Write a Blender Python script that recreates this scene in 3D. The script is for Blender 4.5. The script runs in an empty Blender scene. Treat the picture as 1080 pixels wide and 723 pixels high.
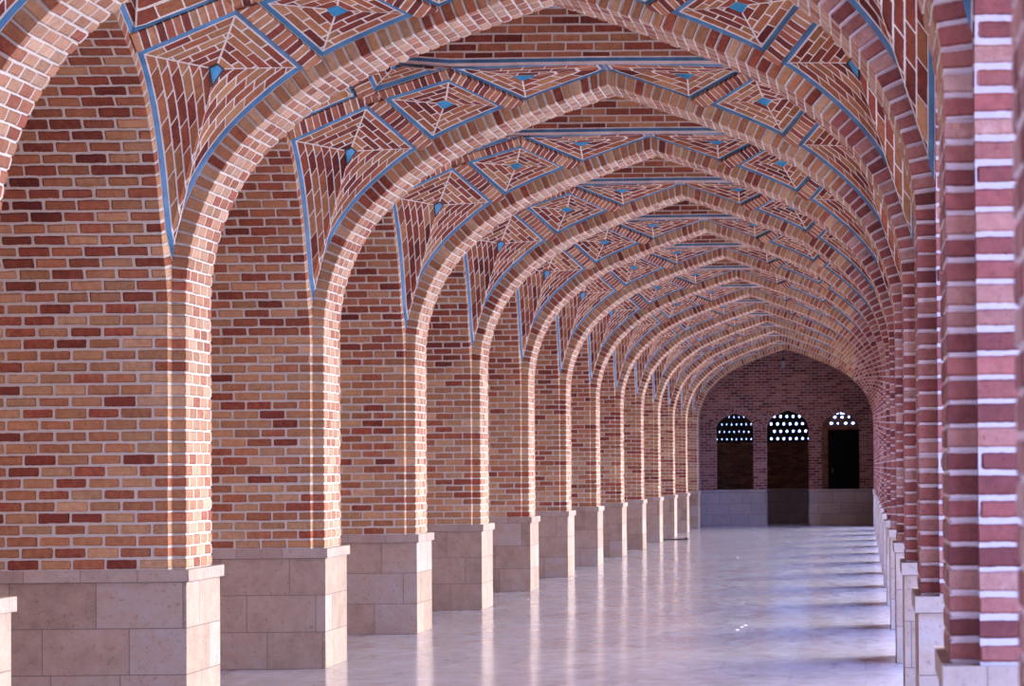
import bpy, math, random
from mathutils import Vector
C = bpy.context.scene.collection
random.seed(7)

# ---------------------------------------------------------------- camera, world, sun, exposure
F_PX = 2288.0
cam_d = bpy.data.cameras.new('camera'); cam = bpy.data.objects.new('camera', cam_d); C.objects.link(cam)
cam_d.sensor_fit = 'HORIZONTAL'; cam_d.sensor_width = 23.6; cam_d.lens = F_PX * 23.6 / 1080
cam_d.shift_x = -(910.06 - 540) / 1080; cam_d.shift_y = (436.9 - 361.5) / 1080
cam_d.clip_end = 500
cam.location = (0, 0, 1.6)
PITCH, ROLL = .0237, .0095
from mathutils import Matrix
cam.rotation_euler = (Matrix.Rotation(math.pi/2 + PITCH, 3, 'X') @ Matrix.Rotation(-ROLL, 3, 'Z')).to_euler()
cam_d.dof.use_dof = True; cam_d.dof.focus_distance = 17.0; cam_d.dof.aperture_fstop = 4.0
bpy.context.scene.camera = cam

world = bpy.data.worlds.new('sky'); bpy.context.scene.world = world; world.use_nodes = True
bg = world.node_tree.nodes['Background']
# clear blue sky that brightens to a warm white haze low over the courtyard side, where the sun-lit air is
wn = world.node_tree; tcw = wn.nodes.new('ShaderNodeTexCoord')
dt = wn.nodes.new('ShaderNodeVectorMath'); dt.operation = 'DOT_PRODUCT'; dt.inputs[1].default_value = Vector((.86, .42, .22)).normalized()
wn.links.new(tcw.outputs['Generated'], dt.inputs[0])
cr = wn.nodes.new('ShaderNodeValToRGB'); wn.links.new(dt.outputs['Value'], cr.inputs[0])
e = cr.color_ramp.elements; e[0].position = .0; e[0].color = (.052, .08, .18, 1); e[1].position = 1; e[1].color = (1, .93, .85, 1)
for p_, c_ in ((.22, (.10, .16, .41, 1)), (.5, (.12, .18, .45, 1)), (.75, (.15, .20, .45, 1)), (.9, (.60, .62, .70, 1))):
    x_ = e.new(p_); x_.color = c_
wn.links.new(cr.outputs[0], bg.inputs[0]); bg.inputs[1].default_value = 29.0
sun_d = bpy.data.lights.new('sun', 'SUN'); sun = bpy.data.objects.new('sun', sun_d); C.objects.link(sun)
sun_d.energy = 10.0; sun_d.angle = .01; sun_d.color = (1, .90, .76)
sun.rotation_euler = Vector((.12, -.55, -1.0)).to_track_quat('-Z', 'Y').to_euler()
vs = bpy.context.scene.view_settings
vs.view_transform = 'Standard'; vs.look = 'None'; vs.gamma = 1; vs.use_curve_mapping = False
vs.exposure = 0.0
bpy.context.scene.cycles.max_bounces = 10; bpy.context.scene.cycles.diffuse_bounces = 6

# ---------------------------------------------------------------- dimensions
D = 3.609; CX = -2.065
WALL, RIB, STONE = 2.425, 2.335, 2.307          # half spans of wall plane, rib, stone base
PW = .73; RW = .55; ZT = .9735; ZS = 2.70; CO = .07507
HB = (D - RW) / 2; HO = (D - PW) / 2
DEPTH = {-1: 1.55, 1: 1.5}
def near(i): return 11.13 + D * i - PW
YBACK, YEND = -1.2, 59.8
FIRST, LAST = -3, 13

# ---------------------------------------------------------------- materials
def mat(name):
    m = bpy.data.materials.new(name); m.use_nodes = True
    nt = m.node_tree; b = nt.nodes['Principled BSDF']
    return m, nt, b
def N(nt, t, **kw):
    n = nt.nodes.new(t)
    for k, v in kw.items():
        if k.startswith('i_'):
            key = k[2:]; key = int(key) if key.isdigit() else key.replace('_', ' ')
            n.inputs[key].default_value = v
        else: setattr(n, k, v)
    return n
def L(nt, a, b): nt.links.new(a, b)
def ramp(nt, stops):
    r = N(nt, 'ShaderNodeValToRGB'); e = r.color_ramp.elements
    while len(e) > 1: e.remove(e[-1])
    e[0].position = stops[0][0]; e[0].color = (*stops[0][1], 1)
    for p, c in stops[1:]:
        x = e.new(p); x.color = (*c, 1)
    return r
def mth(nt, op, a, b=None):
    n = N(nt, 'ShaderNodeMath', operation=op)
    for k, v in ((0, a), (1, b)):
        if v is None: continue
        if isinstance(v, (int, float)): n.inputs[k].default_value = v
        else: L(nt, v, n.inputs[k])
    return n.outputs[0]

PALETTE = [(0, (.22, .052, .030)), (.12, (.33, .088, .045)), (.26, (.38, .145, .070)), (.5, (.44, .21, .10)), (.78, (.48, .27, .135)), (1, (.56, .345, .20))]
PALETTE_RED = [(0, (.15, .034, .024)), (.3, (.27, .068, .040)), (.6, (.35, .12, .062)), (.85, (.41, .18, .088)), (1, (.48, .25, .13))]
PALETTE_T = [(0, (.32, .10, .06)), (.2, (.40, .17, .095)), (.55, (.46, .25, .145)), (1, (.56, .36, .23))]
PALETTE_U = [(0, (.16, .036, .024)), (.25, (.28, .075, .040)), (.55, (.36, .13, .066)), (.8, (.41, .185, .09)), (1, (.48, .26, .14))]
PALETTE_V = [(0, (.17, .034, .022)), (.3, (.31, .075, .038)), (.6, (.40, .13, .058)), (.85, (.46, .19, .080)), (1, (.52, .26, .12))]
PALETTE_ROSE = [(0, (.17, .050, .045)), (.3, (.28, .085, .072)), (.6, (.33, .125, .10)), (.85, (.39, .19, .15)), (1, (.48, .29, .24))]

def brick_material(name, bw, rh, ms, mortar, palette, edge=False, rough=.85, bumpd=.008, distort=.004, shift=True, seed=0.0, value=1.0, round_=.010):
    """running bond with rounded, unequal bricks: a rounded-box distance in UV metres"""
    m, nt, b = mat(name)
    uv = N(nt, 'ShaderNodeUVMap', uv_map='UVMap'); geo = N(nt, 'ShaderNodeNewGeometry'); pos = geo.outputs['Position']
    nz = N(nt, 'ShaderNodeTexNoise', i_Scale=11.0, i_Detail=4.0, i_Roughness=.65); L(nt, pos, nz.inputs['Vector'])
    sub = N(nt, 'ShaderNodeVectorMath', operation='SUBTRACT'); sub.inputs[1].default_value = (.5, .5, .5); L(nt, nz.outputs['Color'], sub.inputs[0])
    sc = N(nt, 'ShaderNodeVectorMath', operation='SCALE'); sc.inputs['Scale'].default_value = distort * 2.6; L(nt, sub.outputs[0], sc.inputs[0])
    add = N(nt, 'ShaderNodeVectorMath', operation='ADD'); L(nt, uv.outputs[0], add.inputs[0]); L(nt, sc.outputs[0], add.inputs[1])
    sp = N(nt, 'ShaderNodeSeparateXYZ'); L(nt, add.outputs[0], sp.inputs[0]); u, v = sp.outputs[0], sp.outputs[1]
    oy = 0.0
    if shift:
        oi = N(nt, 'ShaderNodeObjectInfo'); so = N(nt, 'ShaderNodeSeparateXYZ'); L(nt, oi.outputs['Location'], so.inputs[0])
        oy = mth(nt, 'ROUND', mth(nt, 'MULTIPLY', so.outputs['Y'], 1.3))
    rv = mth(nt, 'DIVIDE', v, rh); row = mth(nt, 'FLOOR', rv); lv = mth(nt, 'MULTIPLY', mth(nt, 'SUBTRACT', mth(nt, 'FRACT', rv), .5), rh)
    wr = N(nt, 'ShaderNodeTexWhiteNoise', noise_dimensions='2D'); c0 = N(nt, 'ShaderNodeCombineXYZ'); L(nt, row, c0.inputs[0]); c0.inputs[1].default_value = 7.3 + seed
    L(nt, c0.outputs[0], wr.inputs['Vector'])
    off = mth(nt, 'ADD', mth(nt, 'MULTIPLY', mth(nt, 'MODULO', mth(nt, 'ABSOLUTE', row), 2.0), .5), mth(nt, 'MULTIPLY', wr.outputs['Value'], .12))
    ru = mth(nt, 'ADD', mth(nt, 'DIVIDE', u, bw), off); col = mth(nt, 'FLOOR', ru); lu = mth(nt, 'MULTIPLY', mth(nt, 'SUBTRACT', mth(nt, 'FRACT', ru), .5), bw)
    cb = N(nt, 'ShaderNodeCombineXYZ'); L(nt, mth(nt, 'ADD', col, mth(nt, 'MULTIPLY', oy, 3.0) if shift else 0.0), cb.inputs[0]); L(nt, row, cb.inputs[1]); cb.inputs[2].default_value = seed
    wn_ = N(nt, 'ShaderNodeTexWhiteNoise', noise_dimensions='3D'); L(nt, cb.outputs[0], wn_.inputs['Vector'])
    sr = N(nt, 'ShaderNodeSeparateColor'); L(nt, wn_.outputs['Color'], sr.inputs[0]); r1, r2, r3 = sr.outputs[0], sr.outputs[1], sr.outputs[2]
    mj = mth(nt, 'ADD', ms, mth(nt, 'MULTIPLY', mth(nt, 'SUBTRACT', r3, .5), ms * .7))
    px = mth(nt, 'MAXIMUM', mth(nt, 'ADD', mth(nt, 'SUBTRACT', mth(nt, 'ABSOLUTE', lu), bw / 2 - round_), mj), 0.0)
    py = mth(nt, 'MAXIMUM', mth(nt, 'ADD', mth(nt, 'SUBTRACT', mth(nt, 'ABSOLUTE', lv), rh / 2 - round_), mj), 0.0)
    d = mth(nt, 'SUBTRACT', mth(nt, 'SQRT', mth(nt, 'ADD', mth(nt, 'MULTIPLY', px, px), mth(nt, 'MULTIPLY', py, py))), round_)
    n4 = N(nt, 'ShaderNodeTexNoise', i_Scale=60.0, i_Detail=3.0, i_Roughness=.7); L(nt, pos, n4.inputs['Vector'])
    d = mth(nt, 'ADD', d, mth(nt, 'MULTIPLY', mth(nt, 'SUBTRACT', n4.outputs[0], .5), .006))
    if edge:
        uv2 = N(nt, 'ShaderNodeUVMap', uv_map='Edge'); s2 = N(nt, 'ShaderNodeSeparateXYZ'); L(nt, uv2.outputs[0], s2.inputs[0])
        d = mth(nt, 'MAXIMUM', d, mth(nt, 'SUBTRACT', .0062, s2.outputs['X']))
    def smooth(a0, a1, x):
        q = N(nt, 'ShaderNodeMapRange', interpolation_type='SMOOTHSTEP'); q.inputs['From Min'].default_value = a0; q.inputs['From Max'].default_value = a1; L(nt, x, q.inputs[0]); return q.outputs[0]
    fac = smooth(-.0012, .0016, d)
    n2 = N(nt, 'ShaderNodeTexNoise', i_Scale=.8, i_Detail=2.0); L(nt, pos, n2.inputs['Vector'])
    n3 = N(nt, 'ShaderNodeTexNoise', i_Scale=24.0, i_Detail=5.0, i_Roughness=.7); L(nt, pos, n3.inputs['Vector'])
    t = mth(nt, 'ADD', r1, mth(nt, 'MULTIPLY', mth(nt, 'SUBTRACT', n2.outputs[0], .5), .8))
    t = mth(nt, 'ADD', t, mth(nt, 'MULTIPLY', mth(nt, 'SUBTRACT', n3.outputs[0], .5), .45))
    rp = ramp(nt, palette); L(nt, t, rp.inputs[0])
    val = mth(nt, 'MULTIPLY', mth(nt, 'ADD', mth(nt, 'MULTIPLY', r2, .36), mth(nt, 'ADD', mth(nt, 'MULTIPLY', n3.outputs[0], .55), .545)), value)
    hs = N(nt, 'ShaderNodeVectorMath', operation='SCALE'); L(nt, rp.outputs[0], hs.inputs[0]); L(nt, val, hs.inputs['Scale'])
    pit = ramp(nt, [(.30, (.42, .40, .40)), (.40, (1, 1, 1))]); L(nt, n4.outputs[0], pit.inputs[0])
    mx = N(nt, 'ShaderNodeMix', data_type='RGBA', blend_type='MULTIPLY'); mx.inputs[0].default_value = .7
    L(nt, hs.outputs[0], mx.inputs[6]); L(nt, pit.outputs[0], mx.inputs[7])
    mc = N(nt, 'ShaderNodeMix', data_type='RGBA'); mc.inputs[6].default_value = (*[x * .78 for x in mortar], 1); mc.inputs[7].default_value = (*[min(.9, x * 1.12) for x in mortar], 1)
    L(nt, n3.outputs[0], mc.inputs[0])
    mm = N(nt, 'ShaderNodeMix', data_type='RGBA'); L(nt, fac, mm.inputs[0]); L(nt, mx.outputs[2], mm.inputs[6]); L(nt, mc.outputs[2], mm.inputs[7])
    L(nt, mm.outputs[2], b.inputs['Base Color'])
    b.inputs['Roughness'].default_value = rough; b.inputs['Specular IOR Level'].default_value = .25
    h = mth(nt, 'ADD', mth(nt, 'SUBTRACT', 1.0, smooth(-.009, .001, d)), mth(nt, 'ADD', mth(nt, 'MULTIPLY', n4.outputs[0], .30), mth(nt, 'MULTIPLY', r2, .25)))
    bp = N(nt, 'ShaderNodeBump', i_Strength=.9, i_Distance=bumpd); L(nt, h, bp.inputs['Height']); L(nt, bp.outputs[0], b.inputs['Normal'])
    return m

MORT = (.60, .54, .455); MORTW = (.74, .68, .58)
M_PIER = brick_material('brickwork', .212, CO, .0085, MORT, PALETTE)
M_SOF = brick_material('arch_soffit_brickwork', .155, CO, .0070, MORTW, PALETTE_T, round_=.007)
M_UPPER = brick_material('dark_red_brickwork', .212, CO, .0085, MORT, PALETTE_U, distort=.006, bumpd=.012)
M_FACE = brick_material('voussoir_brickwork', 3.0, CO, .0085, MORT, PALETTE, distort=.003)
M_VAULT = brick_material('panel_brickwork', .175, .066, .0052, MORTW, PALETTE_V, edge=True, bumpd=.005, distort=.0025, round_=.005, value=.80)
M_BAND = brick_material('band_brickwork', .056, .4, .0050, MORTW, PALETTE_RED, bumpd=.006, distort=.002, round_=.005)
M_DRUM = brick_material('dome_brickwork', .235, .070, .0075, MORT, PALETTE_RED, bumpd=.006, distort=.002, round_=.005)
M_PIER_R = brick_material('rosy_brickwork', .36, CO, .009, (.52, .47, .48), PALETTE_ROSE, seed=3.0)
M_SOF_R = brick_material('rosy_soffit_brickwork', .155, CO, .0070, (.70, .60, .58), PALETTE_ROSE, round_=.007, seed=3.0)
M_FACE_R = brick_material('rosy_voussoir_brickwork', 3.0, CO, .009, (.62, .52, .52), PALETTE_ROSE, distort=.003, seed=3.0)
M_FAR = brick_material('shaded_far_brickwork', .212, CO, .010, (.36, .29, .30), [(0, (.12, .032, .024)), (.3, (.22, .065, .045)), (.7, (.29, .11, .075)), (1, (.36, .17, .12))], shift=False)  # darkened brick: the far end's shade is put into its colours
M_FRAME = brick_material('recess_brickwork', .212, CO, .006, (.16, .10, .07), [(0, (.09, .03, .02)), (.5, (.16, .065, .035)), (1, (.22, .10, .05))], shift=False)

def stone_material(name, bw, rh, ms, cols, joint, shift=True):
    m, nt, b = mat(name)
    uv = N(nt, 'ShaderNodeUVMap', uv_map='UVMap'); geo = N(nt, 'ShaderNodeNewGeometry'); vec = uv.outputs[0]
    if shift:
        oi = N(nt, 'ShaderNodeObjectInfo'); sp = N(nt, 'ShaderNodeSeparateXYZ'); L(nt, oi.outputs['Location'], sp.inputs[0])
        k = mth(nt, 'MULTIPLY', mth(nt, 'ROUND', mth(nt, 'MULTIPLY', sp.outputs['Y'], 1.3)), bw * .62)
        cb = N(nt, 'ShaderNodeCombineXYZ'); L(nt, k, cb.inputs[0])
        a2 = N(nt, 'ShaderNodeVectorMath', operation='ADD'); L(nt, vec, a2.inputs[0]); L(nt, cb.outputs[0], a2.inputs[1]); vec = a2.outputs[0]
    br = N(nt, 'ShaderNodeTexBrick'); br.offset = .38; br.squash = .8; br.squash_frequency = 3
    br.inputs['Color1'].default_value = (0, 0, 0, 1); br.inputs['Color2'].default_value = (1, 1, 1, 1); br.inputs['Mortar'].default_value = (.5, .5, .5, 1)
    br.inputs['Scale'].default_value = 1; br.inputs['Mortar Size'].default_value = ms; br.inputs['Mortar Smooth'].default_value = .2
    br.inputs['Brick Width'].default_value = bw; br.inputs['Row Height'].default_value = rh; L(nt, vec, br.inputs['Vector'])
    n1 = N(nt, 'ShaderNodeTexNoise', i_Scale=6.0, i_Detail=8.0, i_Roughness=.75); L(nt, geo.outputs['Position'], n1.inputs['Vector'])
    n2 = N(nt, 'ShaderNodeTexNoise', i_Scale=38.0, i_Detail=4.0, i_Roughness=.7); L(nt, geo.outputs['Position'], n2.inputs['Vector'])
    v = mth(nt, 'ADD', mth(nt, 'MULTIPLY', br.outputs['Color'], .45), mth(nt, 'SUBTRACT', mth(nt, 'MULTIPLY', n1.outputs[0], 1.3), .42))
    rp = ramp(nt, cols); L(nt, v, rp.inputs[0])
    pit = ramp(nt, [(.28, (.45, .42, .42)), (.42, (1, 1, 1))]); L(nt, n2.outputs[0], pit.inputs[0])
    mx = N(nt, 'ShaderNodeMix', data_type='RGBA', blend_type='MULTIPLY'); mx.inputs[0].default_value = .9
    L(nt, rp.outputs[0], mx.inputs[6]); L(nt, pit.outputs[0], mx.inputs[7])
    mm = N(nt, 'ShaderNodeMix', data_type='RGBA'); L(nt, br.outputs['Fac'], mm.inputs[0]); L(nt, mx.outputs[2], mm.inputs[6]); mm.inputs[7].default_value = (*joint, 1)
    L(nt, mm.outputs[2], b.inputs['Base Color']); b.inputs['Roughness'].default_value = .6; b.inputs['Specular IOR Level'].default_value = .3
    h = mth(nt, 'SUBTRACT', mth(nt, 'MULTIPLY', n2.outputs[0], .35), br.outputs['Fac'])
    bp = N(nt, 'ShaderNodeBump', i_Strength=.6, i_Distance=.006); L(nt, h, bp.inputs['Height']); L(nt, bp.outputs[0], b.inputs['Normal'])
    return m
STC = [(0, (.27, .185, .135)), (.3, (.38, .275, .20)), (.55, (.45, .335, .25)), (.78, (.44, .38, .34)), (1, (.56, .48, .40))]
M_STONE = stone_material('stone_blocks', .56, .2985, .0035, STC, (.20, .15, .13))
M_TRIM = stone_material('stone_trim', .46, .3, .0025, [(0, (.33, .24, .18)), (.5, (.44, .34, .27)), (1, (.54, .46, .39))], (.22, .16, .14))
M_DADO = stone_material('far_stone', .62, .30, .004, [(0, (.33, .30, .30)), (.5, (.42, .38, .37)), (1, (.50, .46, .44))], (.14, .11, .12), shift=False)

def flat(name, col, rough=.5, spec=.5, noise=.0):
    m, nt, b = mat(name)
    b.inputs['Base Color'].default_value = (*col, 1); b.inputs['Roughness'].default_value = rough; b.inputs['Specular IOR Level'].default_value = spec
    if noise:
        geo = N(nt, 'ShaderNodeNewGeometry')
        n = N(nt, 'ShaderNodeTexNoise', i_Scale=9.0, i_Detail=4.0); L(nt, geo.outputs['Position'], n.inputs['Vector'])
        r = ramp(nt, [(.3, tuple(c * (1 - noise) for c in col)), (.7, tuple(min(1, c * (1 + noise)) for c in col))])
        L(nt, n.outputs[0], r.inputs[0]); L(nt, r.outputs[0], b.inputs['Base Color'])
    return m
M_BLUE = flat('blue_glazed_tile', (.055, .185, .32), .3, .5, .3)
M_TILE = flat('turquoise_glazed_tile', (.03, .24, .42), .2, .5, .3)
M_BLACK = flat('black_glazed_tile', (.01, .01, .014), .3)
M_JOINT = flat('white_mortar', (.72, .62, .56), .9, .2, .15)
M_DARK = flat('dark_iron', (.02, .02, .025), .5)
M_DOOR = flat('dark_door_paint', (.004, .0035, .004), .9, .1)
M_PLASTER = flat('roof_plaster', (.45, .38, .33), .9, .2, .1)
M_LAMP = flat('lamp_glass', (.30, .30, .32), .2)
M_FLECK = flat('fleck_white', (.9, .9, .95), .6)
M_GROUND = flat('pale_courtyard_paving', (.52, .47, .42), .9, .2, .12)
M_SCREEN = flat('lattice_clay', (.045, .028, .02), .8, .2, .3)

def floor_material():
    m, nt, b = mat('polished_floor_stone')
    geo = N(nt, 'ShaderNodeNewGeometry')
    n1 = N(nt, 'ShaderNodeTexNoise', i_Scale=2.2, i_Detail=10.0, i_Roughness=.72, i_Distortion=.6)
    mp = N(nt, 'ShaderNodeMapping'); mp.inputs['Scale'].default_value = (1.4, .7, 1); L(nt, geo.outputs['Position'], mp.inputs[0]); L(nt, mp.outputs[0], n1.inputs['Vector'])
    rp = ramp(nt, [(.30, (.38, .345, .38)), (.44, (.46, .435, .48)), (.56, (.51, .495, .55)), (.70, (.57, .56, .63))]); L(nt, n1.outputs[0], rp.inputs[0])
    br = N(nt, 'ShaderNodeTexBrick'); br.offset = .5; L(nt, geo.outputs['Position'], br.inputs['Vector'])
    br.inputs['Color1'].default_value = (.90, .90, .92, 1); br.inputs['Color2'].default_value = (1, 1, 1, 1); br.inputs['Mortar'].default_value = (.78, .74, .74, 1)
    br.inputs['Scale'].default_value = 1; br.inputs['Mortar Size'].default_value = .003; br.inputs['Brick Width'].default_value = 1.15; br.inputs['Row Height'].default_value = .9
    mx = N(nt, 'ShaderNodeMix', data_type='RGBA', blend_type='MULTIPLY'); mx.inputs[0].default_value = 1
    L(nt, rp.outputs[0], mx.inputs[6]); L(nt, br.outputs['Color'], mx.inputs[7]); L(nt, mx.outputs[2], b.inputs['Base Color'])
    n2 = N(nt, 'ShaderNodeTexNoise', i_Scale=5.0, i_Detail=8.0, i_Roughness=.7); L(nt, geo.outputs['Position'], n2.inputs['Vector'])
    rr = N(nt, 'ShaderNodeMapRange'); rr.inputs['From Min'].default_value = .3; rr.inputs['From Max'].default_value = .7; rr.inputs['To Min'].default_value = .10; rr.inputs['To Max'].default_value = .20
    L(nt, n2.outputs[0], rr.inputs[0]); L(nt, rr.outputs[0], b.inputs['Roughness'])
    b.inputs['Specular IOR Level'].default_value = .42
    n3 = N(nt, 'ShaderNodeTexNoise', i_Scale=.9, i_Detail=3.0); L(nt, geo.outputs['Position'], n3.inputs['Vector'])
    bp = N(nt, 'ShaderNodeBump', i_Strength=.09, i_Distance=.010); L(nt, n3.outputs[0], bp.inputs['Height']); L(nt, bp.outputs[0], b.inputs['Normal'])
    return m
M_FLOOR = floor_material()

# ---------------------------------------------------------------- mesh helpers
class MB:
    def __init__(s): s.v = []; s.f = []; s.uv = []; s.e = []; s.m = []
    def face(s, pts, uvs=None, mi=0, edges=None):
        k = len(s.v); s.v += [tuple(p) for p in pts]; s.f.append(list(range(k, k + len(pts))))
        s.uv += uvs if uvs else [(0, 0)] * len(pts); s.e += edges if edges else [1.0] * len(pts); s.m.append(mi)
    def box(s, x0, x1, y0, y1, z0, z1, skip='', mi=0, uo=0):
        F = {'-x': [(x0,y0,z0),(x0,y0,z1),(x0,y1,z1),(x0,y1,z0)], '+x': [(x1,y0,z0),(x1,y1,z0),(x1,y1,z1),(x1,y0,z1)],
             '-y': [(x0,y0,z0),(x1,y0,z0),(x1,y0,z1),(x0,y0,z1)], '+y': [(x0,y1,z0),(x0,y1,z1),(x1,y1,z1),(x1,y1,z0)],
             '-z': [(x0,y0,z0),(x0,y1,z0),(x1,y1,z0),(x1,y0,z0)], '+z': [(x0,y0,z1),(x1,y0,z1),(x1,y1,z1),(x0,y1,z1)]}
        for k, p in F.items():
            if k in skip.split(','): continue
            a = k[1]
            uv = [((q[1], q[2] - z0) if a == 'x' else (q[0] + uo, q[2] - z0) if a == 'y' else (q[0], q[1])) for q in p]
            s.face(p, uv, mi)
    def build(s, name, mats, parent=None):
        me = bpy.data.meshes.new(name); me.from_pydata(s.v, [], s.f)
        u = me.uv_layers.new(name='UVMap'); e = me.uv_layers.new(name='Edge')
        # loops follow faces in order
        for i, (a, d) in enumerate(zip(s.uv, s.e)):
            u.data[i].uv = a; e.data[i].uv = (d, 0)
        for mm in (mats if isinstance(mats, list) else [mats]): me.materials.append(mm)
        for p, mi in zip(me.polygons, s.m): p.material_index = mi
        o = bpy.data.objects.new(name, me); C.objects.link(o)
        if parent: o.parent = parent
        return o
def empty(name, loc):
    o = bpy.data.objects.new(name, None); C.objects.link(o); o.location = loc; o.empty_display_size = .2; return o
def tag(o, label, cat, group=None):
    o['label'] = label; o['category'] = cat
    if group: o['group'] = group
    return o
def struct(o, label=None):
    o['kind'] = 'structure'
    if label: o['label'] = label
    return o
def copy_tree(o, parent=None):
    c = o.copy(); C.objects.link(c); c.parent = parent
    for ch in list(o.children): copy_tree(ch, c)
    return c

def catmull(P, n=14):
    out = []
    Q = [tuple(2 * a - b for a, b in zip(P[0], P[1]))] + list(P) + [tuple(2 * a - b for a, b in zip(P[-1], P[-2]))]
    for i in range(1, len(Q) - 2):
        for k in range(n):
            t = k / n; p0, p1, p2, p3 = Q[i-1:i+3]
            out.append(tuple(.5 * (2*b + (c-a)*t + (2*a-5*b+4*c-d)*t*t + (-a+3*b-3*c+d)*t**3) for a, b, c, d in zip(p0, p1, p2, p3)))
    out.append(tuple(P[-1])); return out
def arclen(P):
    s = [0]
    for a, b in zip(P, P[1:]): s.append(s[-1] + math.dist(a, b))
    return s
def at(P, S, s):
    s = max(0, min(S[-1], s))
    import bisect
    i = max(1, min(len(S) - 1, bisect.bisect_left(S, s))); t = (s - S[i-1]) / max(1e-9, S[i] - S[i-1])
    return tuple(a + (b - a) * t for a, b in zip(P[i-1], P[i]))
def tangent(P, S, s):
    a = at(P, S, s - .02); b = at(P, S, s + .02); d = math.dist(a, b); return ((b[0]-a[0])/d, (b[1]-a[1])/d)

# half profile of the transverse arch, as (distance from the axis, height), from springing to crown
TR = catmull([(2.335,2.70),(2.325,2.92),(2.27,3.19),(2.15,3.48),(1.98,3.725),(1.77,3.93),(1.53,4.115),(1.25,4.27),(.85,4.44),(.42,4.60),(0,4.745)])
TS = arclen(TR)
# half profile of the side arch, as (distance from the jamb, height)
SI = catmull([(0,2.70),(.03,2.86),(.09,3.03),(.16,3.27),(.25,3.55),(.37,3.82),(.52,4.03),(.69,4.18),(.87,4.30),(1.05,4.395),(HO,4.53)])
SS = arclen(SI)
def tr_ex(s, off=.112):          # extrados of the transverse arch -> (|x|, z)
    p = at(TR, TS, s); t = tangent(TR, TS, min(s, TS[-1] - .021)); n = (-t[1] * -1, t[0] * -1)   # outward
    n = (t[1], -t[0]); return (p[0] + n[0] * off, p[1] + n[1] * off)
def si_ex(s, off=.08):
    p = at(SI, SS, s); t = tangent(SI, SS, min(s, SS[-1] - .021)); n = (-t[1], t[0]); return (p[0] + n[0] * off, p[1] + n[1] * off)
# crown corrections: end exactly on the axis
def tr_ex_curve(xa, xb, n=14):   # extrados points (|x|, z) with |x| running xa -> xb
    pts = []
    for k in range(400):
        x, z = tr_ex(TS[-1] * k / 399); pts.append((x, z))
    pts = [p for p in pts if p[0] >= 0]; last, prev = pts[-1], pts[-6]
    sl = (last[1] - prev[1]) / (last[0] - prev[0]); pts.append((0, last[1] - sl * last[0]))
    xs = [xa + (xb - xa) * k / n for k in range(n + 1)]; out = []
    for x in xs:
        for a, b in zip(pts, pts[1:]):
            if (a[0] - x) * (b[0] - x) <= 0 and a[0] != b[0]:
                out.append((x, a[1] + (b[1]-a[1]) * (x-a[0])/(b[0]-a[0]))); break
    return out
def si_ex_curve(za, zb, n=14):
    pts = [si_ex(SS[-1] * k / 399) for k in range(400)]; pts = [p for p in pts if p[0] <= HO] 
    last, prev = pts[-1], pts[-6]; sl = (last[1]-prev[1])/(last[0]-prev[0]); pts.append((HO, last[1] + sl * (HO - last[0])))
    if zb is None: zb = pts[-1][1]
    out = []
    for k in range(n + 1):
        z = za + (zb - za) * k / n
        for a, b in zip(pts, pts[1:]):
            if (a[1] - z) * (b[1] - z) <= 0 and a[1] != b[1]:
                out.append((a[0] + (b[0]-a[0]) * (z-a[1])/(b[1]-a[1]), z)); break
    return out

# ---------------------------------------------------------------- rows of bricks swept along a path (real recessed joints)
def sweep_rows(mb, P, Sg, s0, s1, rows, y0, y1, side, off=.11, voff=0, back=True, g=.0065, ms=0, rosy=0):
    """P: (|x|, z) path; side -1/+1; bricks between y0 and y1, recessed mortar between the rows"""
    c = (s1 - s0) / rows; st = []
    for k in range(rows):
        a = s0 + k * c
        st += [(a + (.0 if k == 0 else -.003), g), (a + .004, g), (a + .0085, 0), (a + c * .5, -.0015), (a + c - .0085, 0), (a + c - .004, g)]
    st.append((s1, g))
    sec = []
    jit = random.Random(3)
    for s, r in st:
        p = at(P, Sg, s); t = tangent(P, Sg, min(max(s, Sg[0] + .0), Sg[-1])) ; n = (t[1], -t[0])
        i_ = (p[0] + n[0] * r, p[1] + n[1] * r)
        w = max(0, 1 - (Sg[-1] - s) / .45) if P[-1][0] < 1e-6 else 0
        n2 = (n[0] * (1 - w), n[1]); kk = off / (n[0] * n2[0] + n[1] * n2[1]); o_ = (p[0] + n2[0] * kk, p[1] + n2[1] * kk)
        if p[0] < 1e-6: o_ = (0, o_[1]); i_ = (0, i_[1])
        sec.append((i_, o_, r, s))
    for (ia, oa, ra, sa), (ib, ob, rb, sb) in zip(sec, sec[1:]):
        def V(p, y): return (side * p[0], y, p[1])
        va, vb = (sa - s0) / c * CO + voff, (sb - s0) / c * CO + voff
        fm = 2 if (rosy and sa < rosy) else 1
        mb.face([V(oa, y0 + ra), V(ia, y0 + ra), V(ib, y0 + rb), V(ob, y0 + rb)], [(.5, va), (.61, va), (.61, vb), (.5, vb)], fm)
        mb.face([V(ia, y0 + ra), V(ia, y1 - ra), V(ib, y1 - rb), V(ib, y0 + rb)], [(0, va), (y1-y0, va), (y1-y0, vb), (0, vb)], ms)
        if back: mb.face([V(ia, y1 - ra), V(oa, y1 - ra), V(ob, y1 - rb), V(ib, y1 - rb)], [(.7, va), (.8, va), (.8, vb), (.7, vb)], 1)

PALE = ['nearest the camera','second','third','fourth','fifth','sixth','seventh','eighth','ninth','tenth','eleventh','twelfth','thirteenth','fourteenth','fifteenth','sixteenth','seventeenth']

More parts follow.
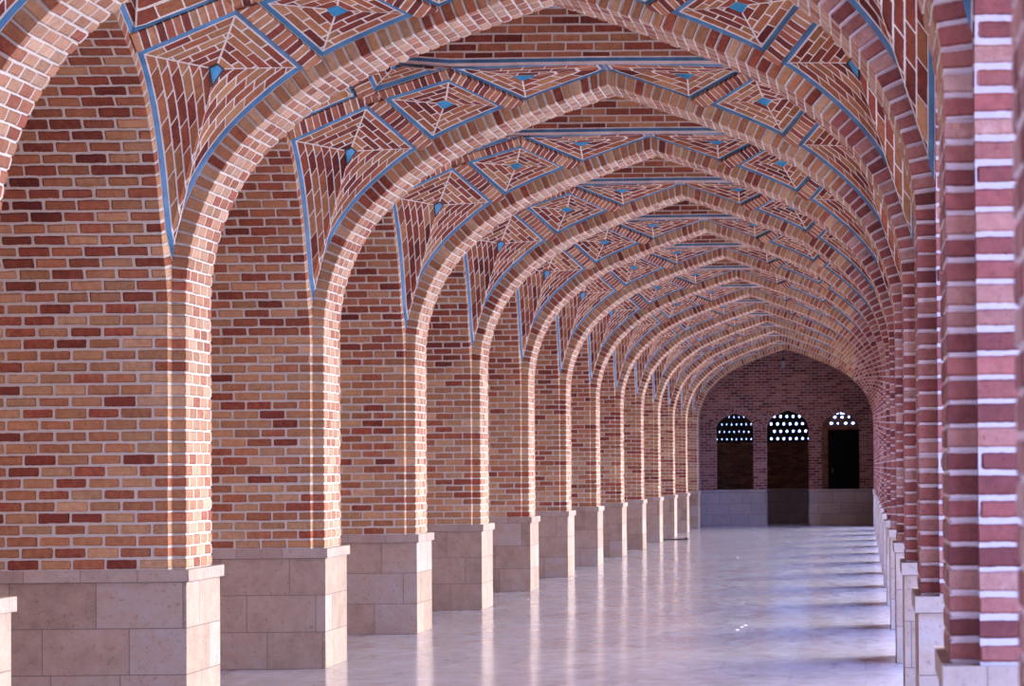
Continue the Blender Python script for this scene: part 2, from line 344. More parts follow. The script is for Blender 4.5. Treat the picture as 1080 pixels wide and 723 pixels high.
# ---------------------------------------------------------------- large structure: floor, roof, outer walls, courtyard
XO = {-1: CX - WALL - DEPTH[-1], 1: CX + WALL + DEPTH[1]}
mb = MB(); mb.box(XO[-1] - .4, XO[1] + .15, YBACK, 63.2, -.2, 0); struct(mb.build('floor', M_FLOOR), 'polished pinkish stone floor of the arcade')
mb = MB(); mb.box(-60, XO[1] + .15, -40, YBACK - .01, -.3, -.15); mb.box(XO[1] + .15, 90, -40, 130, -.3, -.15)
mb.box(-60, XO[1] + .15, 63.25, 130, -.3, -.15)
struct(mb.build('ground_courtyard', M_GROUND), 'pale sunlit paving outside the arcade')
mb = MB(); mb.box(XO[-1] - .4, XO[1] + .3, YBACK - .3, 63.2, 6.0, 6.25); struct(mb.build('ceiling', M_PLASTER), 'flat roof above the vaults')
mb = MB(); mb.box(XO[-1] - .35, XO[-1] - .035, YBACK, 63.2, 0, 6.0); struct(mb.build('wall_left', M_PIER), 'brick wall closing the left niches')

mb = MB()
for i in range(FIRST, LAST + 1):
    yc = near(i) - HO
    x = XO[1]
    prof = [(-HO + p[0], p[1]) for p in SI[::6]] + [(0, SI[-1][1])]; prof = prof + [(-a, b) for a, b in prof[::-1][1:]]
    for a, b in zip(prof, prof[1:]):
        if i == FIRST and yc + a[0] < YBACK: continue
        q = [(x, yc + a[0], a[1]), (x, yc + b[0], b[1]), (x, yc + b[0], 6.0), (x, yc + a[0], 6.0)]
        mb.face(q, [(p[1], p[2] - ZT) for p in q])
    q = [(x, near(i), ZS), (x, near(i) + PW, ZS), (x, near(i) + PW, 6), (x, near(i), 6)]
    mb.face(q, [(p[1], p[2] - ZT) for p in q])
mb.box(XO[1], XO[1] + .12, near(LAST) + PW + .01, 63.2, 0, 6.0)
struct(mb.build('wall_right', M_PIER), 'outer brick face above the courtyard openings')

# ---------------------------------------------------------------- piers
VP = [(RIB, ZT), (RIB, ZS)]; VPS = arclen(VP)
def make_pier(side):
    """origin: middle of the pier on the floor, at the corridor axis offset"""
    root = empty('brick_pier', (0, 0, 0))
    h = PW / 2; dp = DEPTH[side]
    def sx(a): return side * a
    def bx(m, a, b, *r, **k):
        x0, x1 = sorted((sx(a), sx(b))); m.box(x0, x1, *r, **k)
    ST = STONE if side < 0 else 2.322; pr_ = .022 if side < 0 else .016
    m = MB(); bx(m, ST, WALL + dp - .002, -h, h, 0, ZT - .078, skip='-z', uo=.0); m.build('stone_base', M_STONE, root)
    m = MB(); bx(m, ST - pr_, WALL + dp - .002, -h - .022, h + .022, ZT - .078, ZT); m.build('stone_trim', M_TRIM, root)
    m = MB()
    for y, sg in ((-h, 1), (h, -1)):            # jamb faces
        q = [(sx(WALL), y, ZT), (sx(WALL + dp), y, ZT), (sx(WALL + dp), y, ZS), (sx(WALL), y, ZS)]
        m.face(q, [(abs(p[0]) - WALL, p[2] - ZT) for p in q], 0)
    q = [(sx(WALL + dp), -h, ZT), (sx(WALL + dp), h, ZT), (sx(WALL + dp), h, ZS), (sx(WALL + dp), -h, ZS)]
    m.face(q, [(p[1], p[2] - ZT) for p in q], 0)
    for y0, y1 in ((-h, -h + .09), (h - .09, h)):   # narrow strips of the wall plane beside the pilaster
        q = [(sx(WALL), y0, ZT), (sx(WALL), y1, ZT), (sx(WALL), y1, ZS), (sx(WALL), y0, ZS)]
        m.face(q, [(.5 + p[1] * .1, p[2] - ZT) for p in q], 1)
    sweep_rows(m, VP, VPS, 0, ZS - ZT, 23, -RW / 2, RW / 2, side, ms=2)
    m.build('brick_shaft', [M_PIER, M_FACE, M_SOF] if side < 0 else [M_PIER_R, M_FACE_R, M_SOF_R], root)
    return root
ROWN = 23
protoP = {}
for side in (-1, 1):
    nm = 'left' if side < 0 else 'right'
    for k, i in enumerate(range(FIRST + (1 if side < 0 else 0), LAST + 1)):
        if side not in protoP: r = protoP[side] = make_pier(side)
        else: r = copy_tree(protoP[side])
        r.location = (CX, near(i) + PW / 2, 0)
        if side < 0:
            vis = i       # pier 0 stands at the left edge of the picture
            lab = {0: 'brick pier on a stone base cut off by the left edge of the photo', 1: 'largest fully seen brick pier on a stone base in the left row'}.get(i)
            if lab is None:
                lab = (f'brick pier on a stone base, {PALE[i]} from the front in the left row' if i > 1 else 'left row brick pier just beside the camera, before the one at the photo edge' if i == -1 else 'left row brick pier furthest towards the camera end')
        else:
            lab = f'purplish brick pier on a stone base, {PALE[k]} in the right row' if k else 'brick pier of the right row standing beside the camera'
        tag(r, lab, 'pier', f'brick piers of the {nm} row')

# ---------------------------------------------------------------- transverse arches
ROWS_T = round(TS[-1] / CO)
def make_arch():
    root = empty('pointed_arch', (0, 0, 0)); h = RW / 2
    m = MB(); c_row = TS[-1] / ROWS_T
    for side in (-1, 1):
        sweep_rows(m, TR, TS, 0, TS[-1], ROWS_T, -h, h, side, off=.112, voff=ROWN * CO + (0 if side < 0 else 31 * CO), rosy=0 if side < 0 else c_row * 17)
    m.build('brick_ring', [M_SOF, M_FACE, M_FACE_R], root)
    return root
protoA = make_arch()
for k, i in enumerate(range(FIRST, LAST + 1)):
    r = protoA if k == 0 else copy_tree(protoA)
    r.location = (CX, near(i) + PW / 2, 0)
    lab = (f'pointed brick arch across the arcade springing from the {PALE[i]} left pier' if i > 0 else
           {0: 'pointed brick arch rising out of the left edge and top of the photo', -1: 'pointed brick arch above the blurred right pier, over the frame', -2: 'pointed brick arch next behind that one, towards the camera', -3: 'pointed brick arch right above the camera'}[i])
    if i == 1: lab = 'nearest pointed brick arch with its sunlit underside seen, off the largest left pier'
    tag(r, lab, 'arch', 'pointed arches across the arcade')

# ---------------------------------------------------------------- side arches between the piers
def make_side_arch(side):
    root = empty('side_arch', (0, 0, 0)); dp = DEPTH[side] - (.03 if side < 0 else 0)
    sof, band = MB(), MB()
    n = 60; side_s316 = si_ex_curve(3.16, 3.2, 1)[0][0]
    for hs in (1, -1):     # far half, near half
        prev = None
        for k in range(n + 1):
            s = SS[-1] * k / n; p = at(SI, SS, s); e = si_ex(s)
            if e[0] > HO or k == n: e = (HO, si_ex_curve(4.0, None, 2)[-1][1])
            e = (max(e[0], -.09), e[1])
            if k == 0: e = (-.09, ZS)
            if e[1] < 2.97: e = (-.09, e[1])
            elif e[1] < 3.16: e = (-.09 + (side_s316 + .09) * (e[1] - 2.97) / .19, e[1])
            cur = (p, e, s)
            if prev:
                (p0, e0, s0) = prev
                def W(q, x): return (side * x, hs * (HO - q[0]), q[1])
                u0 = (ZS - ZT) + s0; u1 = (ZS - ZT) + s
                sof.face([W(p0, WALL), W(p, WALL), W(p, WALL + dp), W(p0, WALL + dp)], [(0, u0), (0, u1), (dp, u1), (dp, u0)])
                band.face([W(e0, WALL), W(e, WALL), W(p, WALL), W(p0, WALL)], [(.5, u0), (.5, u1), (.58, u1), (.58, u0)])
            prev = cur
    sof.build('soffit', M_UPPER if side < 0 else M_PIER_R, root); band.build('brick_edge', M_FACE if side < 0 else M_FACE_R, root)
    return root
protoS = {}
for side in (-1, 1):
    nm = 'left' if side < 0 else 'right'
    for k, i in enumerate(range(FIRST + 1, LAST + 1)):
        if side not in protoS: r = protoS[side] = make_side_arch(side)
        else: r = copy_tree(protoS[side])
        r.location = (CX, near(i) - HO, 0)
        if side < 0:
            lab = (f'{nm} side brick arch between the {PALE[i-1]} and {PALE[i]} left piers' if i > 1 else
                   {1: 'left side brick arch over the widest brick jamb, near the left edge', 0: 'left side brick arch outside the left edge, beside the camera', -1: 'left side brick arch before it, nearer the camera', -2: 'left side brick arch level with the camera'}[i])
        else: lab = f'courtyard side brick arch between the {"camera side" if k == 0 else PALE[k]} and {PALE[k+1]} right piers'
        tag(r, lab, 'arch', f'side arches of the {nm} row')

# ---------------------------------------------------------------- decorated vault bays
def vz(*p): return Vector(p)
def lerp(a, b, t): return a + (b - a) * t
C0 = vz(-WALL, 0.004, 2.97)
def side_edge(za, zb, n=14):
    out = []
    for s, z in si_ex_curve(za, zb, n): out.append(vz(-WALL, s + .09, z))
    return out
def rib_edge(xa, xb, n=10): return [vz(-x, 0, z) for x, z in tr_ex_curve(xa, xb, n)]
zx = tr_ex_curve(1.55, 1.41, 1)
ke1 = side_edge(3.16, 4.214); ke1 = [C0, lerp(C0, ke1[0], .5)] + ke1
S1l = ke1[-1]; S1u = side_edge(4.30, 4.31, 1)[0]
APX = si_ex_curve(4.0, None, 2)[-1][1]
Ktop, N1l, N1u, N1b = vz(-1.87,.45,4.53), vz(-1.745,.45,4.572), vz(-1.80,.50,4.61), vz(-1.93,.56,4.575)
Ntop, N2 = vz(-1.215,.42,4.735), vz(-1.205,.47,4.805)
ke4 = rib_edge(1.55, 2.40, 16) + [C0]
re1 = rib_edge(1.445, .817); te1 = rib_edge(.684, 0, 8)
R1k, R1r, R2r, R2t, Rm = ke4[0], re1[0], re1[-1], te1[0], te1[-1]
Rm = vz(0, 0, Rm.z)
Lm = vz(0, .47, 4.845); K1 = vz(-1.55,.47,4.865); K2u = vz(-1.88,.80,4.87); K2l = vz(-1.97,.93,4.87)
def seg(a, b, n=6): return [lerp(a, b, k / n) for k in range(n + 1)]
def mir(P): return [vz(p.x, 2 * HB - p.y, p.z) for p in P]

INWARD = vz(0, HB, 2.2)
def to_local(p, sx, sy): return Vector((p.x * -sx, (HB - p.y) * sy, p.z))
def panel(root, name, edges, centre, q, rows, sx, sy, blackring=False, label=None):
    """edges: list of polylines (closed loop). builds field + blue border + tile"""
    E = [[to_local(p, sx, sy) for p in e] for e in edges]; c = to_local(centre, sx, sy)
    loop = []; idx = []
    for e in E: idx.append(len(loop)); loop += e[:-1]
    n = len(loop)
    nor = Vector()
    for a, b in zip(loop, loop[1:] + loop[:1]): nor += (a - c).cross(b - c)
    nor.normalize(); inw = to_local(INWARD, sx, sy)
    if nor.dot(inw - c) < 0: nor = -nor
    def inset(d):
        out = []
        for k in range(n):
            p, a, b = loop[k], loop[k-1], loop[(k+1) % n]
            n1 = nor.cross(p - a); n2 = nor.cross(b - p)
            if n1.length < 1e-7: n1 = n2.copy()
            if n2.length < 1e-7: n2 = n1.copy()
            n1.normalize(); n2.normalize()
            if n1.dot(c - p) < 0 and n2.dot(c - p) < 0: n1, n2 = -n1, -n2
            elif (c - p).dot(n1 + n2) < 0: n1, n2 = -n1, -n2
            m = n1 + n2
            if m.length < .2: m = (c - p).normalized() * 2
            w = m.normalized(); k_ = max(.33, w.dot(n1)); v = w * min(d / k_, d * 3)
            if v.length > (c - p).length * .9: v = (c - p) * .9
            out.append(p + v)
        return out
    l0, l1, l2 = inset(.007), inset(.037), inset(.044)
    # blue strip, standing 6 mm proud
    b = MB(); up = nor * .006
    for k in range(n):
        j = (k + 1) % n
        b.face([l0[k] + up, l0[j] + up, l1[j] + up, l1[k] + up]); b.face([l0[k] - up, l0[j] - up, l0[j] + up, l0[k] + up]); b.face([l1[k] - up, l1[j] - up, l1[j] + up, l1[k] + up])
    # brick field with concentric rows, pale joint under and beside the strip
    f = MB()
    for k in range(n):
        j = (k + 1) % n; f.face([loop[k], loop[j], l2[j], l2[k]], mi=1)
    T = 1 - q; steps = 8
    for ei in range(len(E)):
        a = idx[ei]; bnd = idx[ei + 1] if ei + 1 < len(E) else n
        pts = [l2[k % n] for k in range(a, bnd + 1)]; S = arclen(pts); Lg = S[-1]
        for t0, t1 in [(T * k / steps, T * (k + 1) / steps) for k in range(steps)]:
            for k in range(len(pts) - 1):
                P = [(pts[k], S[k], t0), (pts[k+1], S[k+1], t0), (pts[k+1], S[k+1], t1), (pts[k], S[k], t1)]
                f.face([lerp(p, c, t) for p, s, t in P], [((s - Lg / 2) * (1 - t) + ei * 1.37 + 3, t / T * rows * .066) for p, s, t in P],
                       0, [min(s, Lg - s) * (1 - t) * .75 for p, s, t in P])
    o = f.build(name, [M_VAULT, M_JOINT], root)
    if label: o['label'] = label
    b.build('blue_border', M_BLUE, o)
    tl = [lerp(p, c, T) for p in l2]; tq = nor * .005
    corners = [tl[k] for k in idx]
    t = MB(); t.face([p + tq for p in corners])
    for k in range(len(corners)): t.face([corners[k] - tq, corners[(k+1) % len(corners)] - tq, corners[(k+1) % len(corners)] + tq, corners[k] + tq])
    t.build('blue_tile', M_TILE, o)
    if blackring:
        t = MB(); cc = sum(corners, Vector()) / len(corners)
        o1 = [cc + (p - cc) * 1.22 for p in corners]; o2 = [cc + (p - cc) * .93 for p in corners]; tq = nor * .008
        for k in range(len(corners)):
            j = (k + 1) % len(corners)
            t.face([o1[k] + tq, o1[j] + tq, o2[j] + tq, o2[k] + tq]); t.face([o1[k], o1[j], o1[j] + tq, o1[k] + tq])
        t.build('black_tile_frame', M_BLACK, o)
    return o
def band(root, quads, sx, sy, th=.042):
    m = MB()
    for a0, a1, b0, b1 in quads:      # from (a0,a1) to (b0,b1)
        A0, A1, B0, B1 = [to_local(p, sx, sy) for p in (a0, a1, b0, b1)]
        nor = (A1 - A0).cross(B0 - A0).normalized()
        if nor.dot(to_local(INWARD, sx, sy) - A0) < 0: nor = -nor
        u = nor * th; dr = ((B0 + B1) - (A0 + A1)).normalized(); pe = nor.cross(dr)
        if pe.dot(A1 - A0) < 0: pe = -pe
        def uvp(p, dz=0): return (dr.dot(p - A0) + .4, .12 + pe.dot(p - A0) * .5 + dz)
        m.face([A0 + u, A1 + u, B1 + u, B0 + u], [uvp(A0), uvp(A1), uvp(B1), uvp(B0)])
        for P0, P1 in ((A0, B0), (A1, B1), (A0, A1), (B0, B1)):
            m.face([P0 - u, P1 - u, P1 + u, P0 + u], [uvp(P0, .05), uvp(P1, .05), uvp(P1), uvp(P0)])
    return m.build('brick_rib', M_BAND, root)

def make_vault():
    root = empty('brick_vault', (0, 0, 0))
    for sx in (1, -1):
        for sy in (1, -1):
            panel(root, 'kite_panel', [ke1, seg(S1l, Ktop), seg(Ktop, R1k), ke4], vz(-2.03,.36,4.16), .085, 6, sx, sy, True)
            panel(root, 'diamond_panel', [re1, seg(R2r, Ntop), seg(Ntop, N1l), seg(N1l, R1r)], vz(-1.29,.22,4.56), .16, 4, sx, sy)
            panel(root, 'triangle_panel', [seg(N2, R2t), te1, seg(Rm, Lm), seg(Lm, N2)], vz(-.67,.22,4.77), .16, 3, sx, sy)
            panel(root, 'corner_panel', [seg(N1u, N2), seg(N2, K1), seg(K1, K2u), seg(K2u, N1u)], vz(-1.62,.58,4.80), .16, 3, sx, sy)
            band(root, [(S1l + vz(-.06, 0, -.02), S1u + vz(-.06, 0, -.02), S1l, S1u), (S1l, S1u, Ktop, N1b), (Ktop, N1b, N1l, N1u), (N1l, N1u, Ntop, N2)], sx, sy, .018)
            band(root, [(R1k, R1r, Ktop, N1l), (N1b, N1u, K2l, K2u)], sx, sy)
            band(root, [(R2r, R2t, Ntop, N2)], sx, sy)
        up = side_edge(4.30, None if False else APX, 10)
        top = up + mir(up)[::-1][1:]
        panel(root, 'side_panel', [top, seg(mir([S1u])[0], mir([N1b])[0]), seg(mir([N1b])[0], mir([K2l])[0]), seg(mir([K2l])[0], K2l, 8), seg(K2l, N1b), seg(N1b, S1u)],
              vz(-2.12, HB, 4.76), .14, 5, sx, 1)
    # raised octagonal crown
    ring = []; DN2 = vz(-1.205, .47, 4.838)
    for sx, sy, lst in ((1, 1, [K2l, K2u, K1, DN2, Lm]), (-1, 1, [Lm, DN2, K1, K2u, K2l]), (-1, -1, [K2l, K2u, K1, DN2, Lm]), (1, -1, [Lm, DN2, K1, K2u, K2l])):
        for p in lst:
            q = to_local(p, sx, sy)
            if not ring or (q - ring[-1]).length > 1e-4: ring.append(q)
    if (ring[0] - ring[-1]).length < 1e-4: ring.pop()
    w, bl = MB(), MB(); n = len(ring); u = 0; cen = Vector((0, 0, 5.78))
    for k in range(n):
        a, b2 = ring[k], ring[(k+1) % n]; l = (b2 - a).length
        h1 = [Vector((p.x * .97, p.y * .97, 5.34)) for p in (a, b2)]
        w.face([a, b2, h1[1], h1[0]], [(u, a.z - 4.86), (u + l, b2.z - 4.86), (u + l, .48), (u, .48)])
        steps = 5
        for j in range(steps):
            def cp(p, t): return Vector((p.x * .97 * math.cos(t * math.pi / 2), p.y * .97 * math.cos(t * math.pi / 2), 5.34 + .42 * math.sin(t * math.pi / 2)))
            t0, t1 = j / steps, (j + 1) / steps
            w.face([cp(a, t0), cp(b2, t0), cp(b2, t1), cp(a, t1)], [(u, .48 + t0 * 1.6), (u + l, .48 + t0 * 1.6), (u + l, .48 + t1 * 1.6), (u, .48 + t1 * 1.6)])
        u += l
        d = Vector((-a.x - b2.x, -a.y - b2.y, 0)).normalized() * .008
        for z0, z1, mi in ((-.024, .002, 1), (.002, .030, 0), (.030, .042, 1)):
            bl.face([a + d + Vector((0, 0, z0)), b2 + d + Vector((0, 0, z0)), b2 + d + Vector((0, 0, z1)), a + d + Vector((0, 0, z1))], mi=mi)
    dm = w.build('raised_crown', M_DRUM, root); bl.build('blue_border', [M_BLUE, M_JOINT], dm)
    return root
protoV = make_vault()
for k, i in enumerate(range(FIRST + 1, LAST + 1)):
    r = protoV if k == 0 else copy_tree(protoV)
    r.location = (CX, near(i) + .09 - HB, 0)
    lab = (f'brick vault bay with blue tile lines just before the {PALE[i]} left pier' if i > 1 else
           {1: 'largest brick vault bay in view, blue edged kite panel at upper left', 0: 'brick vault bay cut by the top edge of the photo at upper right', -1: 'brick vault bay over the blurred right piers', -2: 'brick vault bay above the camera'}[i])
    tag(r, lab, 'vault', 'decorated brick vault bays')

# ---------------------------------------------------------------- far end
YF = near(LAST) + PW     # end of the last pier
m = MB()
for s in (-1, 1):
    x = CX + s * WALL; q = [(x, YF - .001, 0), (x, YEND, 0), (x, YEND, 6), (x, YF - .001, 6)]; m.face(q, [(p[1], p[2] - ZT) for p in q])
pr = [(x, z) for x, z in tr_ex_curve(2.42, 0, 30)]; pr = [(-a, b) for a, b in pr] + pr[::-1][1:]
v = 0
for a, b2 in zip(pr, pr[1:]):
    l = math.dist(a, b2); q = [(CX + a[0], YF - .085, a[1]), (CX + b2[0], YF - .085, b2[1]), (CX + b2[0], YEND, b2[1]), (CX + a[0], YEND, a[1])]
    m.face(q, [(0, v), (0, v + l), (1.8, v + l), (1.8, v)]); v += l
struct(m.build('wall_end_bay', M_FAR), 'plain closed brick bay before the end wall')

def arch_prof(xc, hw, zs, za, n=16, c=.42):
    """pointed arch outline from left springing to right"""
    L_ = []
    for k in range(n + 1):
        p = at(TR, TS, TS[-1] * k / n); L_.append((hw * p[0] / TR[0][0], (za - zs) * (p[1] - ZS) / (TR[-1][1] - ZS)))
    pts = [(xc - x, zs + z) for x, z in L_] + [(xc + x, zs + z) for x, z in L_[::-1][1:]]
    return pts
OP = [(-1.478, .515, ZT, 2.63, 3.09), (-.02, .58, 0, 2.62, 3.16), (1.44, .515, ZT, 2.63, 3.09)]
T = .38
m, dd = MB(), MB()
def fq(mm, q): mm.face(q, [(p[0] + p[1] * .0 + 5, p[2] - ZT) for p in q])
xs = -2.6
for xc, hw, z0, zs, za in OP:
    y = YEND
    fq(m, [(CX + xs, y, ZT), (CX + xc - hw, y, ZT), (CX + xc - hw, y, 6), (CX + xs, y, 6)])
    P = arch_prof(xc, hw, zs, za); P[0] = (xc - hw, zs); P[-1] = (xc + hw, zs)
    for a, b2 in zip(P, P[1:]):
        fq(m, [(CX + a[0], y, a[1]), (CX + b2[0], y, b2[1]), (CX + b2[0], y, 6), (CX + a[0], y, 6)])
        m.face([(CX + a[0], y, a[1]), (CX + a[0], y + T, a[1]), (CX + b2[0], y + T, b2[1]), (CX + b2[0], y, b2[1])], [(0, a[0]), (T, a[0]), (T, b2[0]), (0, b2[0])])
    for s in (-1, 1):
        x = CX + xc + s * hw
        q = [(x, y, ZT), (x, y + T, ZT), (x, y + T, zs), (x, y, zs)]; m.face(q, [(p[1], p[2] - ZT) for p in q])
    xs = xc + hw
fq(m, [(CX + xs, YEND, ZT), (CX + 2.6, YEND, ZT), (CX + 2.6, YEND, 6), (CX + xs, YEND, 6)])
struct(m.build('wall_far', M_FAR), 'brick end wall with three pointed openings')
m = MB()
m.box(CX - 2.5, CX - .60, YEND - .03, YEND + T, 0, ZT - .07, mi=0); m.box(CX + .56, CX + 2.5, YEND - .03, YEND + T, 0, ZT - .07)
m.box(CX - 2.5, CX - .60, YEND - .045, YEND + T, ZT - .07, ZT); m.box(CX + .56, CX + 2.5, YEND - .045, YEND + T, ZT - .07, ZT)
struct(m.build('trim_far', M_DADO), 'grey stone dado along the end wall')
for k, (xc, hw, z0, zs, za) in enumerate(OP):      # ring of upright bricks round each opening
    m = MB(); P = arch_prof(xc, hw, zs, za); Sg = arclen(P); nn = 46
    prev = None
    for j in range(nn + 1):
        s = Sg[-1] * j / nn; p = at(P, Sg, s); t = tangent(P, Sg, s); nrm = (-t[1], t[0])
        if abs(j - nn / 2) < 1: nrm = (0, 1.15)
        o = (p[0] + nrm[0] * .13, p[1] + nrm[1] * .13); cur = (p, o, s)
        if prev:
            a, b2, sa = prev
            y = YEND - .02
            m.face([(CX + a[0], y, a[1]), (CX + p[0], y, p[1]), (CX + o[0], y, o[1]), (CX + b2[0], y, b2[1])], [(.5, sa), (.5, s), (.63, s), (.63, sa)])
            m.face([(CX + b2[0], y, b2[1]), (CX + o[0], y, o[1]), (CX + o[0], YEND, o[1]), (CX + b2[0], YEND, b2[1])], [(.5, sa), (.5, s), (.53, s), (.53, sa)])
            m.face([(CX + a[0], y, a[1]), (CX + p[0], y, p[1]), (CX + p[0], YEND, p[1]), (CX + a[0], YEND, a[1])], [(.5, sa), (.5, s), (.53, s), (.53, sa)])
        prev = cur
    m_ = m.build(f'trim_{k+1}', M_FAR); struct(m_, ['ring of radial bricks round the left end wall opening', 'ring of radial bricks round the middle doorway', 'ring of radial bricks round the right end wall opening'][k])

# room behind the end wall: closed box whose back wall has pierced rows
YR = 62.3
def lattice(mm, x0, x1, z0, rows, y0, y1, cw=.18, ch=.212, rx=.031, rz=.038, mi=0):
    """brick screen with hexagonal holes, staggered rows"""
    for r in range(rows):
        za, zb = z0 + r * ch, z0 + (r + 1) * ch; zc = (za + zb) / 2
        xa = x0; offs = (r % 2) * cw / 2
        cells = []
        x = x0 + offs
        if offs: mm.box(x0, x0 + offs, y0, y1, za, zb)
        while x + cw <= x1 + 1e-6:
            cells.append(x); x += cw
        if x < x1 - 1e-4: mm.box(x, x1, y0, y1, za, zb)
        for cx_ in cells:
            xc = cx_ + cw / 2
            H_ = [(xc + rx * math.cos(math.radians(a)) / .866 * .9, zc + rz * math.sin(math.radians(a))) for a in (30, 90, 150, 210, 270, 330)]
            O = [(cx_ + cw, zb), (xc, zb), (cx_, zb), (cx_, za), (xc, za), (cx_ + cw, za)]
            for k in range(6):
                j = (k + 1) % 6
                for y in (y0, y1): mm.face([(O[k][0], y, O[k][1]), (O[j][0], y, O[j][1]), (H_[j][0], y, H_[j][1]), (H_[k][0], y, H_[k][1])], [(O[k][0], 0)] * 4)
                mm.face([(H_[k][0], y0, H_[k][1]), (H_[j][0], y0, H_[j][1]), (H_[j][0], y1, H_[j][1]), (H_[k][0], y1, H_[k][1])])
m = MB(); q0 = XO[-1]; q1 = XO[1]
for (a, b2, z0, z1) in ((q0, q1, ZT, 2.30), (q0, q1, 3.36, 6)):
    m.box(a, b2, YR, YR + .12, z0, z1)
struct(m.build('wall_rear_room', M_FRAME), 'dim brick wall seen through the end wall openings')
m = MB(); m.box(q0, q1, YR - .02, YR + .12, 0, ZT); struct(m.build('trim_rear_room', M_DADO), 'dark stone dado seen through the doorway')
m = MB(); lattice(m, CX - 2.2, CX - .66, 2.30, 5, YR, YR + .12, cw=.14, rx=.010, rz=.030)
m.box(q0, CX - 2.2, YR, YR + .12, 2.30, 3.36); m.box(CX - .68, CX - .66, YR, YR + .12, 2.30, 3.36)
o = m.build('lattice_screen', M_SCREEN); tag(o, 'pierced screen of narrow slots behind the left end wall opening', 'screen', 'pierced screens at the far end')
m = MB(); lattice(m, CX - .66, CX + .78, 2.30, 5, YR, YR + .06)
m.box(CX + .78, CX + .80, YR, YR + .12, 2.30, 3.36)
o = m.build('lattice_screen', M_SCREEN); tag(o, 'pierced screen of hexagonal holes above the middle doorway', 'screen', 'pierced screens at the far end')
m = MB(); m.box(CX + .8, q1, YR, YR + .12, 3.2, 3.36); m.box(CX + .8, q1, YR, YR + .12, 2.3, 2.62)
for k in range(4): m.box(CX + 1.04 + k * .32, CX + 1.10 + k * .32, YR, YR + .12, 2.62, 3.2)
m.box(CX + 2.3, q1, YR, YR + .12, 2.62, 3.36)
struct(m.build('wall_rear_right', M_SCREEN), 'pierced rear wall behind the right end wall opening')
m = MB()
for s in (-1, 1):
    x = CX + s * 2.9; m.box(x - .05, x + .05, YEND + T, YR, 0, 6)
struct(m.build('wall_room_sides', M_FRAME))
# right opening: brown brick frame, dark panel, two pierced rows
m = MB(); y = YEND + .10
m.box(CX + .925, CX + 1.09, y, y + .1, ZT, 3.06); m.box(CX + 1.09, CX + 1.955, y, y + .1, 2.606, 2.70)
lattice(m, CX + 1.09, CX + 1.96, 2.70, 2, y, y + .1, cw=.20, ch=.17, rx=.040, rz=.032)
o = m.build('window_frame', M_FRAME); tag(o, 'brown brick frame with pierced top rows in the right end wall opening', 'window frame')
m = MB(); yy = YEND + .16
m.box(CX + 1.09, CX + 1.96, yy, yy + .04, ZT, 2.606)
for a, b2 in ((1.10, 1.18), (1.87, 1.95)): m.box(CX + a, CX + b2, yy - .02, yy, ZT, 2.60)
for z in (ZT, 1.75, 2.52): m.box(CX + 1.18, CX + 1.87, yy - .02, yy, z, z + .08)
m.box(CX + 1.52, CX + 1.55, yy - .03, yy, ZT, 2.60)
sh = m.build('shutter', M_DOOR); tag(sh, 'closed near black shutter filling the right end wall opening', 'shutter')
m = MB(); m.box(CX + 1.20, CX + 1.23, yy - .06, yy - .02, 1.42, 1.56); m.build('handle', M_DARK, sh)

# hanging lamp in the dark end bay
lp = empty('hanging_lamp', (CX - .09, 58.9, 4.25))
def tube(m, x, y, z0, z1, r0, r1, n=12):
    for k in range(n):
        a, b2 = 2*math.pi*k/n, 2*math.pi*(k+1)/n
        m.face([(x + r0*math.cos(a), y + r0*math.sin(a), z0), (x + r0*math.cos(b2), y + r0*math.sin(b2), z0), (x + r1*math.cos(b2), y + r1*math.sin(b2), z1), (x + r1*math.cos(a), y + r1*math.sin(a), z1)])
m = MB(); tube(m, 0, 0, .32, .60, .008, .008, 6); m.build('rod', M_DARK, lp)
m = MB(); tube(m, 0, 0, .24, .32, .07, .02); tube(m, 0, 0, .22, .24, .07, .07); tube(m, 0, 0, .0, .02, .03, .05); m.build('cap', M_DARK, lp)
m = MB(); tube(m, 0, 0, .02, .12, .04, .062); tube(m, 0, 0, .12, .22, .062, .05); m.build('glass', M_LAMP, lp)
tag(lp, 'small pale glass lamp hanging under the arch crown before the dark end wall', 'lamp')

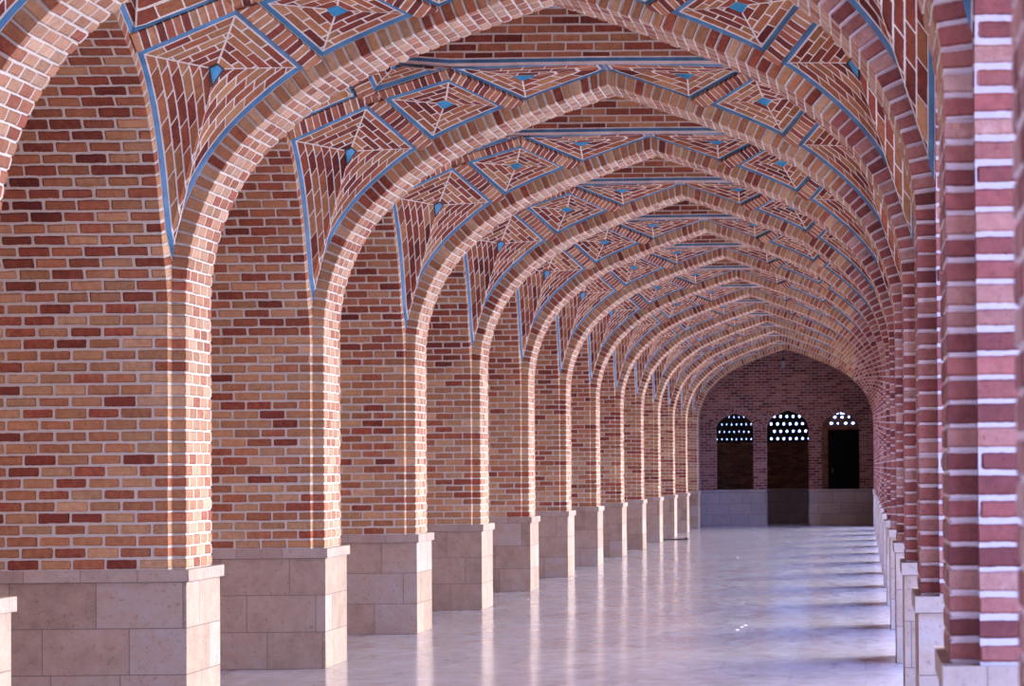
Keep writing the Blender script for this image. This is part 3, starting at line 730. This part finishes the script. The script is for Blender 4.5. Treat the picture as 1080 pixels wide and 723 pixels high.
# ---------------------------------------------------------------- small things on the floor
rd = empty('iron_rod', (-4.4, 48.2, 0))
m = MB()
def xtube(m, x0, x1, y, z, r, n=10):
    for k in range(n):
        a, b2 = 2*math.pi*k/n, 2*math.pi*(k+1)/n
        m.face([(x0, y + r*math.cos(a), z + r*math.sin(a)), (x0, y + r*math.cos(b2), z + r*math.sin(b2)), (x1, y + r*math.cos(b2), z + r*math.sin(b2)), (x1, y + r*math.cos(a), z + r*math.sin(a))])
xtube(m, -.35, .42, 0, .014, .014); m.build('shaft', M_DARK, rd)
m = MB()
for j in range(6):
    a0, a1 = math.pi/2*j/6, math.pi/2*(j+1)/6; tube(m, .46, 0, .055*math.sin(a0), .055*math.sin(a1), .055*math.cos(a0), .055*math.cos(a1))
m.build('knob', M_DARK, rd)
tag(rd, 'thin dark rod with a rounded black head lying beside a far left pier', 'rod')
rr = random.Random(5)
def floor_pt(x, y):       # pixel of the photograph -> point of the floor
    a, b = (x - 910.06) / F_PX, (436.9 - y) / F_PX
    u = a * math.cos(ROLL) + b * math.sin(ROLL); v = -a * math.sin(ROLL) + b * math.cos(ROLL)
    c, s = math.cos(PITCH), math.sin(PITCH); d = Vector((u, c - v * s, s + v * c)); t = -1.6 / d.z
    return d.x * t, d.y * t
for k, (px, py, lab) in enumerate(((777.6, 664, 'leftmost of three tiny white flecks close together on the open floor'), (782.5, 661, 'middle one of three tiny white flecks close together on the open floor'), (786.3, 659.3, 'rightmost of three tiny white flecks close together on the open floor'), (778, 588, 'tiny white scrap lying alone on the floor far down the arcade'))):
    x, y = floor_pt(px, py); m = MB(); r = .012 + .004 * rr.random()
    pts = [(r * (1 + .4 * rr.random()) * math.cos(a), 2.2 * r * (1 + .4 * rr.random()) * math.sin(a)) for a in [j * math.pi / 3 for j in range(6)]]
    m.face([(a, b2, .003 + .004 * (j % 2)) for j, (a, b2) in enumerate(pts)])
    for j in range(6):
        a, b2 = pts[j], pts[(j+1) % 6]; m.face([(a[0], a[1], 0), (b2[0], b2[1], 0), (b2[0], b2[1], .003 + .004 * ((j+1) % 2)), (a[0], a[1], .003 + .004 * (j % 2))])
    o = m.build('white_fleck', M_FLECK); o.location = (x, y, 0); tag(o, lab, 'fleck', 'tiny white flecks on the floor')  # tiny raised white spots set on the floor
